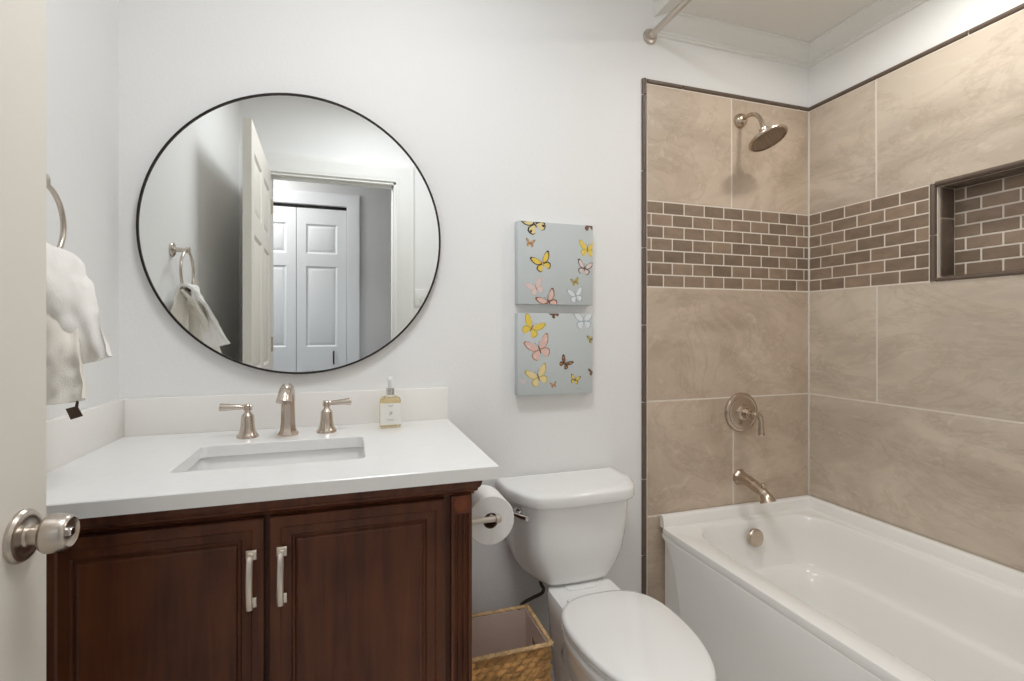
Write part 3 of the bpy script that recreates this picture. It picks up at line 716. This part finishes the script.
def painting(z0, z1, label, items):
    t = thing('canvas_painting', label, 'painting', ((PX0+PX1)/2, 0, z0), 'butterfly canvases on the back wall')
    b = nb(); bx(b, PX0, PX1, -0.036, -0.001, z0, z1, 0.002)
    for f in b.faces: f.material_index = len(BK)
    W = PX1-PX0; H = z1-z0
    for (u, v, s, rot, fill, edge, body, spots) in items:
        butterfly(b, PX0+u*W, z1-v*H, s*W*0.76, math.radians(rot), fill, edge, -0.0362, (PX0+0.001, PX1-0.001, z0+0.001, z1-0.001), body, spots)
    for k in range(6):   # the painter's small signature
        x = PX0+0.76*W+k*0.0045; zz = z0+0.055*H if k % 2 else z0+0.05*H
        f = b.faces.new([b.verts.new(p) for p in ((x, -0.0365, zz), (x+0.0055, -0.0365, zz+0.0012), (x+0.0055, -0.0365, zz+0.0026), (x, -0.0365, zz+0.0012))]); f.material_index = BK.index('blue')
    obj('canvas', b, None, t, mats=[BM[k] for k in BK]+[CANVAS])
painting(1.313, 1.611, 'upper square canvas of butterflies, with black and yellow wings cropped at its top edge', [
    (0.22, 0.02, 0.42, 25, 'cream', 'dark', 'dark', 'dark'), (0.95, 0.0, 0.22, 10, 'brown', 'dark', 'dark', None), (0.16, 0.265, 0.15, -8, 'orange', 'brown', 'brown', None),
    (0.32, 0.50, 0.33, 22, 'yellow', 'dark', 'orange', 'yellow'), (0.235, 0.80, 0.27, 25, 'palepink', 'pink', 'mid', None), (0.40, 0.965, 0.34, 30, 'pink', 'brown', 'dark', 'palepink'),
    (0.925, 0.30, 0.30, -3, 'yellow', 'olive', 'brown', 'cream'), (0.885, 0.54, 0.27, -12, 'palepink', 'dark', 'dark', None), (0.755, 0.715, 0.14, 15, 'olive', 'brown', 'dark', 'yellow'),
    (0.765, 0.885, 0.27, 12, 'white', 'blue', 'blue', None)])
painting(0.985, 1.281, 'lower square canvas of butterflies, with a large pink butterfly at its left', [
    (0.18, 0.18, 0.36, -28, 'yellow', 'olive', 'brown', None), (0.28, 0.44, 0.42, 20, 'pink', 'mid', 'brown', 'palepink'), (0.265, 0.78, 0.36, 20, 'cream', 'olive', 'brown', None),
    (0.62, 0.62, 0.22, -35, 'brown', 'dark', 'dark', 'orange'), (0.755, 0.83, 0.17, -15, 'yellow', 'dark', 'dark', None), (0.465, 0.885, 0.11, 12, 'orange', 'brown', 'brown', None),
    (0.875, 0.09, 0.34, 3, 'white', 'blue', 'blue', None), (0.48, 0.01, 0.16, 30, 'brown', 'dark', 'dark', None), (0.07, 0.83, 0.09, 5, 'palepink', 'palepink', 'palepink', None),
    (0.99, 0.32, 0.16, 15, 'olive', 'dark', 'dark', None), (0.995, 0.74, 0.14, 5, 'brown', 'dark', 'dark', None)])

# ------------------------------------------------------------------ toilet
TC = 0.726
to = thing('toilet', 'white two piece toilet with closed lid between vanity and tub', 'toilet', (TC, -0.4, 0))
def oct_(hb, hs, hf, y0, ys, y1, z, r=3):
    """back half-width hb at y0, side hs until ys, front hf at y1, smoothed"""
    ctrl = [(TC-hb, y0), (TC-hs, ys), (TC-hf, y1), (TC+hf, y1), (TC+hs, ys), (TC+hb, y0)]
    pts = ctrl
    for _ in range(r):   # Chaikin, keep the back edge
        q = [pts[0]]; k = 0.16 if _ == 0 else 0.25
        for a, c in zip(pts, pts[1:]):
            q.append((a[0]*(1-k)+c[0]*k, a[1]*(1-k)+c[1]*k)); q.append((a[0]*k+c[0]*(1-k), a[1]*k+c[1]*(1-k)))
        q.append(pts[-1]); pts = q
    return [Vector((x, y, z)) for x, y in pts]
b = nb()
TK = [(0.372, .120, .120, .095, -.190), (0.376, .135, .137, .104, -.205), (0.388, .152, .157, .112, -.216), (0.41, .172, .178, .124, -.222), (0.435, .187, .193, .137, -.228), (0.47, .198, .204, .150, -.234), (0.52, .206, .212, .160, -.240), (0.58, .209, .215, .166, -.245), (0.655, .212, .218, .172, -.250)]
loft(b, [oct_(hb, hs, hf, -0.018, -0.115, y1, z) for z, hb, hs, hf, y1 in TK])
obj('tank', b, PORC, to, ang=50)
b = nb()
loft(b, [oct_(.222, .226, .170, -0.012, -0.130, -.262, 0.652), oct_(.233, .235, .177, -0.008, -0.135, -.269, 0.654), oct_(.236, .238, .180, -0.006, -0.135, -.272, 0.660), oct_(.236, .238, .180, -0.006, -0.135, -.272, 0.684), oct_(.234, .236, .178, -0.008, -0.134, -.270, 0.690), oct_(.229, .231, .173, -0.012, -0.131, -.264, 0.694), oct_(.20, .20, .15, -0.03, -0.12, -.24, 0.6955)])
obj('tank_lid', b, PORC, to, ang=50)
# bowl
def egg(yb, yf, hw, z, N=64, cx=TC, sq=2.4, wide=0.42):
    """egg seen from above: blunt at the back yb, elongated to the front yf"""
    ym = yb+(yf-yb)*wide; out = []
    for i in range(N):
        t = 2*PI*i/N; c, s = math.cos(t), math.sin(t)
        if s >= 0: k = 2.7; h = yb-ym
        else: k = 2.05; h = ym-yf
        h = abs(h); r = (abs(c)**k+abs(s)**k)**(-1/k)
        out.append(Vector((cx+hw*r*c, ym+h*r*s, z)))
    return out
b = nb()
loft(b, [egg(-0.20, -0.60, 0.110, 0.0), egg(-0.195, -0.605, 0.112, 0.02), egg(-0.22, -0.585, 0.098, 0.06), egg(-0.24, -0.58, 0.092, 0.13), egg(-0.26, -0.62, 0.110, 0.19), egg(-0.27, -0.69, 0.140, 0.25),
         egg(-0.30, -0.745, 0.148, 0.30), egg(-0.31, -0.775, 0.158, 0.335), egg(-0.315, -0.785, 0.163, 0.355), egg(-0.315, -0.783, 0.163, 0.368), egg(-0.325, -0.772, 0.156, 0.374)])
# pedestal and shelf under the tank
def shelf(hw, y0, y1, z, r=0.03): return rr(TC-hw, TC+hw, y1, y0, r, z, 5)
loft(b, [shelf(.108, -.20, -.42, 0.0, .05), shelf(.105, -.20, -.42, 0.10, .05), shelf(.112, -.19, -.44, 0.22, .05), shelf(.118, -.18, -.45, 0.31, .05), shelf(.120, -.18, -.45, 0.345, .05), shelf(.117, -.178, -.44, 0.362, .04), shelf(.113, -.182, -.43, 0.3705, .035)])
loft(b, [shelf(.055, -.06, -.24, 0.10, .02), shelf(.055, -.06, -.24, 0.373, .02)])
obj('bowl', b, PORC, to, ang=50)
b = nb()
loft(b, [egg(-0.335, -0.785, 0.157, 0.376, wide=.38, cx=TC-0.002), egg(-0.332, -0.790, 0.162, 0.380, wide=.38, cx=TC-0.002), egg(-0.332, -0.790, 0.162, 0.386, wide=.38, cx=TC-0.002), egg(-0.335, -0.785, 0.157, 0.390, wide=.38, cx=TC-0.002)]); obj('seat', b, PORC, to, ang=50)
b = nb()
loft(b, [egg(-0.332, -0.795, 0.161, 0.392, wide=.38, cx=TC-0.002), egg(-0.328, -0.800, 0.166, 0.396, wide=.38, cx=TC-0.002), egg(-0.328, -0.800, 0.166, 0.401, wide=.38, cx=TC-0.002), egg(-0.331, -0.796, 0.162, 0.406, wide=.38, cx=TC-0.002), egg(-0.345, -0.78, 0.155, 0.409, wide=.38, cx=TC-0.002), egg(-0.42, -0.68, 0.08, 0.4115, wide=.38, cx=TC-0.002)]); obj('seat_lid', b, PORC, to, ang=50)
for sx in (-1, 1):
    b = nb(); bx(b, TC+sx*0.075-0.02, TC+sx*0.075+0.02, -0.340, -0.312, 0.370, 0.392, 0.006); obj('hinge_cap', b, PORC, to)
# flush lever on the left shoulder
b = nb(); n_ = Vector((-0.90, -0.43, 0)).normalized(); q_ = Vector((0.43, -0.90, 0)).normalized(); p = Vector((0.523, -0.172, 0.622))
lathe(b, [(0.016, -0.010), (0.016, 0.004), (0.012, 0.008), (0.008, 0.009), (0.008, 0.020)], p, n_, 20)
tube(b, smooth_path([p+n_*0.018-q_*0.010, p+n_*0.022+q_*0.005, p+n_*0.022+q_*0.030, p+n_*0.018+q_*0.058], 4), [0.0085]*4+[0.008]*4+[0.0085]*4+[0.0095], 12)
obj('flush_lever', b, CHROME, to)
# supply line
sl = thing('water_supply_line', 'thin dark hose from the toilet tank to the wall valve', 'hose', (0.52, -0.03, 0.2))
b = nb(); tube(b, smooth_path([(0.632, -0.085, 0.376), (0.632, -0.085, 0.35), (0.640, -0.075, 0.32), (0.655, -0.060, 0.295), (0.650, -0.052, 0.275), (0.612, -0.050, 0.262), (0.575, -0.050, 0.245), (0.56, -0.05, 0.20), (0.56, -0.05, 0.175)], 6), 0.006, 10); obj('hose', b, mat('braided_hose', (0.10, 0.085, 0.075), 0.45, metal=0.5, bump=0.6, bscale=600), sl)
b = nb(); lathe(b, [(0.024, 0), (0.022, 0.004), (0.008, 0.006), (0.008, 0.055), (0.012, 0.058), (0.012, 0.072), (0.001, 0.073)], (0.56, 0, 0.165), (0, -1, 0), 20); obj('shutoff_valve', b, CHROME, sl)

# ------------------------------------------------------------------ toilet paper and holder
th = thing('toilet_paper_holder', 'brushed nickel toilet paper arm on the side of the vanity', 'toilet paper holder', (0.262, -0.50, 0.738))
b = nb(); RX, RY, RZ = 0.346, -0.470, 0.735
lathe(b, [(0.022, 0), (0.022, 0.004), (0.018, 0.008), (0.009, 0.010)], (0.262, RY-0.020, RZ), (1, 0, 0), 22)
tube(b, [(0.268, RY-0.020, RZ), (RX+0.012, RY-0.020, RZ)], 0.0075, 14)
lathe(b, [(0.0075, 0), (0.0105, 0.001), (0.0105, 0.012), (0.008, 0.015), (0.001, 0.0155)], (RX+0.006, RY-0.020, RZ), (1, 0, 0), 20)
obj('arm', b, NICKEL, th)
b = nb(); tube(b, [(RX, RY-0.020, RZ), (RX, RY+0.12, RZ)], 0.0075, 14); obj('roll_bar', b, NICKEL, th)
tp = thing('toilet_paper_roll', 'full white toilet paper roll hanging beside the vanity', 'toilet paper', (RX, RY, RZ-0.065))
cz_ = RZ-0.0115
b = nb(); M = basis((RX, RY, cz_), (0, 1, 0)); prof = [(0.0205, 0), (0.062, 0), (0.064, 0.002), (0.064, 0.098), (0.062, 0.1), (0.0205, 0.1)]
loops = [[M @ Vector((r*math.cos(2*PI*i/48), r*math.sin(2*PI*i/48), h)) for i in range(48)] for r, h in prof+[prof[0]]]; loft(b, loops, False, False); bmesh.ops.remove_doubles(b, verts=b.verts, dist=1e-6)
obj('paper', b, PAPER, tp)
b = nb(); prof = [(0.0195, 0.0005), (0.0205, 0.0005), (0.0205, 0.0995), (0.0195, 0.0995)]
loops = [[M @ Vector((r*math.cos(2*PI*i/40), r*math.sin(2*PI*i/40), h)) for i in range(40)] for r, h in prof+[prof[0]]]; loft(b, loops, False, False); bmesh.ops.remove_doubles(b, verts=b.verts, dist=1e-6)
obj('core', b, CARD, tp)

# ------------------------------------------------------------------ wicker basket
bk = thing('wicker_basket', 'rectangular woven wicker basket with cloth liner on floor beside toilet', 'basket', (0.44, -0.23, 0))
QX0, QX1, QY0, QY1, QZ = 0.288, 0.572, -0.336, -0.122, 0.280
WICK = mat('water_hyacinth', (0.80, 0.45, 0.17), 0.75, noise_amt=0.45, nscale=70, island=0.35)
random.seed(5)
def lump(b, c, d, up, out, L, Hh, T):
    """one over-strand of the weave: a bulging spindle"""
    n = 6; loops = []
    for i in range(n+1):
        t = i/n; w_ = math.sin(PI*(0.08+0.84*t))**0.7
        p = c+d*((t-0.5)*L)+up*((t-0.5)*Hh*0.55)
        loops.append([p+up*math.cos(2*PI*k/7)*Hh*0.5*w_+out*math.sin(2*PI*k/7)*T*w_ for k in range(7)])
    loft(b, loops)
b = nb()
taper = 0.0
walls = [((QX0, QY0), (QX1, QY0), (0, -1)), ((QX1, QY0), (QX1, QY1), (1, 0)), ((QX1, QY1), (QX0, QY1), (0, 1)), ((QX0, QY1), (QX0, QY0), (-1, 0))]
rowh = 0.0165
for (p0, p1, nr) in walls:
    p0 = Vector((*p0, 0)); p1 = Vector((*p1, 0)); d = (p1-p0); Lw = d.length; d.normalize(); out = Vector((*nr, 0))
    nc = round(Lw/0.031); cw = Lw/nc; nrow = int((QZ-0.012)/rowh)
    for r_ in range(nrow):
        z = 0.010+rowh*r_; off = 0.5 if r_ % 2 else 0
        for c_ in range(nc+(0 if off else 0)):
            u = (c_+0.5+off)*cw
            if u > Lw-cw*0.2: continue
            zz = z+random.uniform(-.0012, .0012)
            if nr == (1, 0) and abs(u-Lw/2) < 0.045 and 0.185 < zz < 0.232: continue
            lump(b, p0+d*u+Vector((0, 0, zz))-out*(taper*(1-z/QZ)+0.003), d, Vector((0, 0, 1)), out, cw*1.15, rowh*random.uniform(1.05, 1.3), 0.0048*random.uniform(.85, 1.2))
# backing sheet of the weave
for (x0, x1, y0, y1) in ((QX0, QX1, QY0, QY0+.004), (QX0, QX1, QY1-.004, QY1)): bx(b, x0+.004, x1-.004, y0+.003 if y0 < -.3 else y0-.003, y1+.003 if y0 < -.3 else y1-.003, 0.004, QZ-0.01)
bx(b, QX0+.004, QX0+.008, QY0+.004, QY1-.004, .004, QZ-.01)
bx(b, QX0+.006, QX1-.006, QY0+.006, QY1-.006, .004, .010)
for (y0, y1, z0, z1) in ((QY0+.004, -.274, .004, QZ-.01), (-.184, QY1-.004, .004, QZ-.01), (-.274, -.184, .004, .190), (-.274, -.184, .230, QZ-.01)): bx(b, QX1-.009, QX1-.005, y0, y1, z0, z1)
body = obj('woven_body', b, WICK, bk, ang=60)
b = nb()
for (p0, p1, nr) in walls:   # rope rim
    p0 = Vector((*p0, QZ)); p1 = Vector((*p1, QZ)); d = (p1-p0); Lw = d.length; d.normalize(); out = Vector((*nr, 0)); n = round(Lw/0.02)
    tube(b, [p0, p1], 0.0052, 8)
    for i in range(n): lump(b, p0+d*((i+0.5)*Lw/n), d, Vector((0, 0, 1)), out, Lw/n*1.6, 0.0105, 0.0075)
obj('rim', b, mat('rim_straw', (0.78, 0.52, 0.27), 0.7, noise_amt=0.3, nscale=60, island=0.2), bk, ang=60)
b = nb(); i0 = 0.011
def cell(x0, x1, y0, y1, z0, z1): bx(b, x0, x1, y0, y1, z0, z1)
cell(QX0+i0, QX1-i0, QY0+i0-.002, QY0+i0, .012, QZ-.003); cell(QX0+i0, QX1-i0, QY1-i0, QY1-i0+.002, .012, QZ-.003); cell(QX0+i0-.002, QX0+i0, QY0+i0, QY1-i0, .012, QZ-.003)
cell(QX0+i0, QX1-i0, QY0+i0, QY1-i0, .012, .014)
for (y0, y1, z0, z1) in ((QY0+i0, -.268, .012, QZ-.003), (-.190, QY1-i0, .012, QZ-.003), (-.268, -.190, .012, .196), (-.268, -.190, .224, QZ-.003)): cell(QX1-i0, QX1-i0+.002, y0, y1, z0, z1)
obj('cloth_liner', b, mat('liner_cloth', (0.70, 0.57, 0.50), 0.95, spec=0.1, bump=0.6, bscale=300), bk)

# ------------------------------------------------------------------ towel ring and towel
RC = Vector((-0.588, -0.483, 1.440)); RR_ = 0.077
tr = thing('towel_ring', 'brushed nickel towel ring mounted on the left wall', 'towel ring', (XL, -0.483, 1.52))
b = nb(); lathe(b, [(0.027, 0), (0.027, 0.005), (0.024, 0.009), (0.012, 0.011), (0.0085, 0.014), (0.0085, 0.046), (0.012, 0.050), (0.012, 0.060), (0.001, 0.062)], (XL, -0.483, RC.z+RR_+0.004), (1, 0, 0), 24); obj('post', b, NICKEL, tr)
b = nb(); tube(b, [RC+Vector((0, RR_*math.sin(2*PI*i/56), RR_*math.cos(2*PI*i/56))) for i in range(56)], 0.0052, 12, closed=True, up=(1, 0, 0)); obj('ring', b, NICKEL, tr)
def cloth(name, rows_, m, parent, U=26, K=9, th=0.006, amp=0.004, fold=0, seed=0):
    """rows_: control polylines from top to bottom (each same count across); splined both ways"""
    cols = [smooth_path(r_, max(2, U//(len(r_)-1))) for r_ in rows_]
    n = len(cols[0]); grid = [smooth_path([c[i] for c in cols], K) for i in range(n)]
    m_ = len(grid[0]); b = nb()
    nrm = [[None]*m_ for _ in range(n)]
    for i in range(n):
        for j in range(m_):
            du = grid[min(i+1, n-1)][j]-grid[max(i-1, 0)][j]; dv = grid[i][min(j+1, m_-1)]-grid[i][max(j-1, 0)]
            nn = du.cross(dv); nrm[i][j] = nn.normalized() if nn.length > 1e-9 else Vector((1, 0, 0))
    P = [[grid[i][j]+nrm[i][j]*(amp*(noise.noise(grid[i][j]*26+Vector((seed, 0, 0)))+0.9*noise.noise(Vector((grid[i][j].x*60, grid[i][j].y*60, grid[i][j].z*34)))) + fold*math.sin(i/n*PI*5+j*0.06)*(j/m_)) for j in range(m_)] for i in range(n)]
    f_ = [[b.verts.new(P[i][j]+nrm[i][j]*th/2) for j in range(m_)] for i in range(n)]
    k_ = [[b.verts.new(P[i][j]-nrm[i][j]*th/2) for j in range(m_)] for i in range(n)]
    for i in range(n-1):
        for j in range(m_-1):
            b.faces.new((f_[i][j], f_[i+1][j], f_[i+1][j+1], f_[i][j+1])); b.faces.new((k_[i][j], k_[i][j+1], k_[i+1][j+1], k_[i+1][j]))
    for i in range(n-1):
        for j in (0, m_-1): b.faces.new((f_[i][j], k_[i][j], k_[i+1][j], f_[i+1][j]) if j == 0 else (f_[i+1][j], k_[i+1][j], k_[i][j], f_[i][j]))
    for j in range(m_-1):
        for i in (0, n-1): b.faces.new((f_[i][j+1], k_[i][j+1], k_[i][j], f_[i][j]) if i == 0 else (f_[i][j], k_[i][j], k_[i][j+1], f_[i][j+1]))
    return obj(name, b, m, parent, ang=70)
tw = thing('hand_towel', 'cream cotton hand towel draped through the towel ring on the left wall', 'towel', (-0.55, -0.5, 1.08))
# outer flap: over the bottom of the ring, then swinging out from the wall
cloth('front_fold', [
    [(-0.612, -0.440, 1.335), (-0.614, -0.485, 1.328), (-0.612, -0.540, 1.335)],
    [(-0.600, -0.425, 1.380), (-0.600, -0.483, 1.378), (-0.598, -0.555, 1.385)],
    [(-0.572, -0.418, 1.382), (-0.572, -0.483, 1.384), (-0.576, -0.565, 1.390)],
    [(-0.536, -0.438, 1.338), (-0.545, -0.500, 1.345), (-0.570, -0.570, 1.350)],
    [(-0.512, -0.466, 1.292), (-0.530, -0.515, 1.292), (-0.562, -0.560, 1.292)],
    [(-0.484, -0.500, 1.228), (-0.512, -0.510, 1.224), (-0.552, -0.520, 1.226)],
    [(-0.454, -0.533, 1.168), (-0.490, -0.512, 1.156), (-0.534, -0.486, 1.153)]], CREAM, tw, th=0.009, amp=0.0045, fold=0.003)
cloth('rear_fold', [
    [(-0.592, -0.428, 1.368), (-0.594, -0.485, 1.362), (-0.598, -0.560, 1.368)],
    [(-0.546, -0.470, 1.300), (-0.570, -0.520, 1.300), (-0.612, -0.560, 1.300)],
    [(-0.512, -0.520, 1.200), (-0.550, -0.535, 1.195), (-0.620, -0.545, 1.200)],
    [(-0.490, -0.555, 1.130), (-0.545, -0.545, 1.125), (-0.622, -0.530, 1.125)],
    [(-0.480, -0.572, 1.090), (-0.540, -0.555, 1.078), (-0.622, -0.520, 1.075)]], CREAM_SHADE, tw, th=0.010, amp=0.006, fold=0.004, seed=3)
cloth('inner_fold', [
    [(-0.604, -0.428, 1.366), (-0.606, -0.485, 1.360), (-0.606, -0.545, 1.366)],
    [(-0.622, -0.425, 1.28), (-0.606, -0.475, 1.28), (-0.600, -0.52, 1.28)],
    [(-0.626, -0.410, 1.18), (-0.604, -0.465, 1.18), (-0.588, -0.52, 1.18)],
    [(-0.624, -0.400, 1.100), (-0.600, -0.465, 1.096), (-0.575, -0.53, 1.100)]], CREAM_SHADE, tw, th=0.009, amp=0.006, fold=0.004, seed=8)
b = nb(); d = Vector((0.92, 0.40, 0)).normalized(); c = Vector((-0.497, -0.568, 1.062))
nn = Vector((0.40, -0.92, 0)).normalized()
tp_ = ((-0.014, 0.010), (-0.001, 0.013), (0.001, 0.024), (0.005, 0.022), (0.004, 0.011), (0.011, -0.006), (-0.007, -0.011))
loft(b, [[c+d*x+nn*0.0015+Vector((0, 0, z)) for x, z in tp_], [c+d*x-nn*0.0015+Vector((0, 0, z)) for x, z in tp_]])
obj('sewn_tag', b, mat('tag_brown', (0.06, 0.035, 0.02), 0.7), tw)

# ------------------------------------------------------------------ switch plate, lamps
sw = thing('light_switch', 'white light switch plate beside the door frame, seen in the mirror', 'light switch', (0.44, YF, 1.43))
b = nb(); bx(b, 0.402, 0.474, YF, YF+0.006, 1.375, 1.49, 0.003); obj('plate', b, TRIMP, sw)
b = nb(); bx(b, 0.431, 0.445, YF+0.004, YF+0.014, 1.420, 1.445, 0.002); obj('toggle', b, TRIMP, sw)
def dome(name, label, xy, st, tint, k=1.0):
    t = thing(name, label, 'ceiling light', (xy[0], xy[1], CEIL))
    b = nb(); lathe(b, [(0.17*k, 0), (0.17*k, 0.02), (0.155*k, 0.03)], (xy[0], xy[1], CEIL), (0, 0, -1), 40, True, False); obj('base_ring', b, NICKEL, t)
    b = nb(); lathe(b, [(0.155*k, 0.028), (0.15*k, 0.05), (0.12*k, 0.075), (0.07*k, 0.09), (0.001, 0.095)], (xy[0], xy[1], CEIL), (0, 0, -1), 40, True, False)
    obj('glass_shade', b, mat('opal_%s_%.1f' % (name, xy[0]), (0.9, 0.9, 0.88), 0.4, emit=(tint, st)), t)
dome('ceiling_light', 'round opal flush ceiling light in the middle of the bathroom', LAMP_ROOM, P_ROOM*0.2, C_ROOM, 1.5)
dome('hall_fill_dome', 'round opal dome added on the hallway ceiling as fill light', FILL_HALL, P_FILL*0.3, C_FILL)  # unseen dome, added to carry the hall fill
t = thing('can_light', 'small round can light on the lowered ceiling over the bathtub', 'ceiling light', (*LAMP_SHOWER, SOF))
b = nb(); lathe(b, [(0.078, 0), (0.090, 0), (0.090, 0.016), (0.088, 0.018), (0.080, 0.018), (0.078, 0.016), (0.078, 0)], (*LAMP_SHOWER, SOF), (0, 0, -1), 36, False, False); obj('trim_ring', b, TRIMP, t)
b = nb(); lathe(b, [(0.072, 0.0), (0.071, 0.007), (0.001, 0.009)], (*LAMP_SHOWER, SOF), (0, 0, -1), 36, True, False); obj('lens', b, mat('opal_lens', (0.9, 0.9, 0.88), 0.4, emit=(C_SHOWER, P_SHOWER*1.0)), t)

for o in bpy.data.objects:
    if '_o' in o: del o['_o']
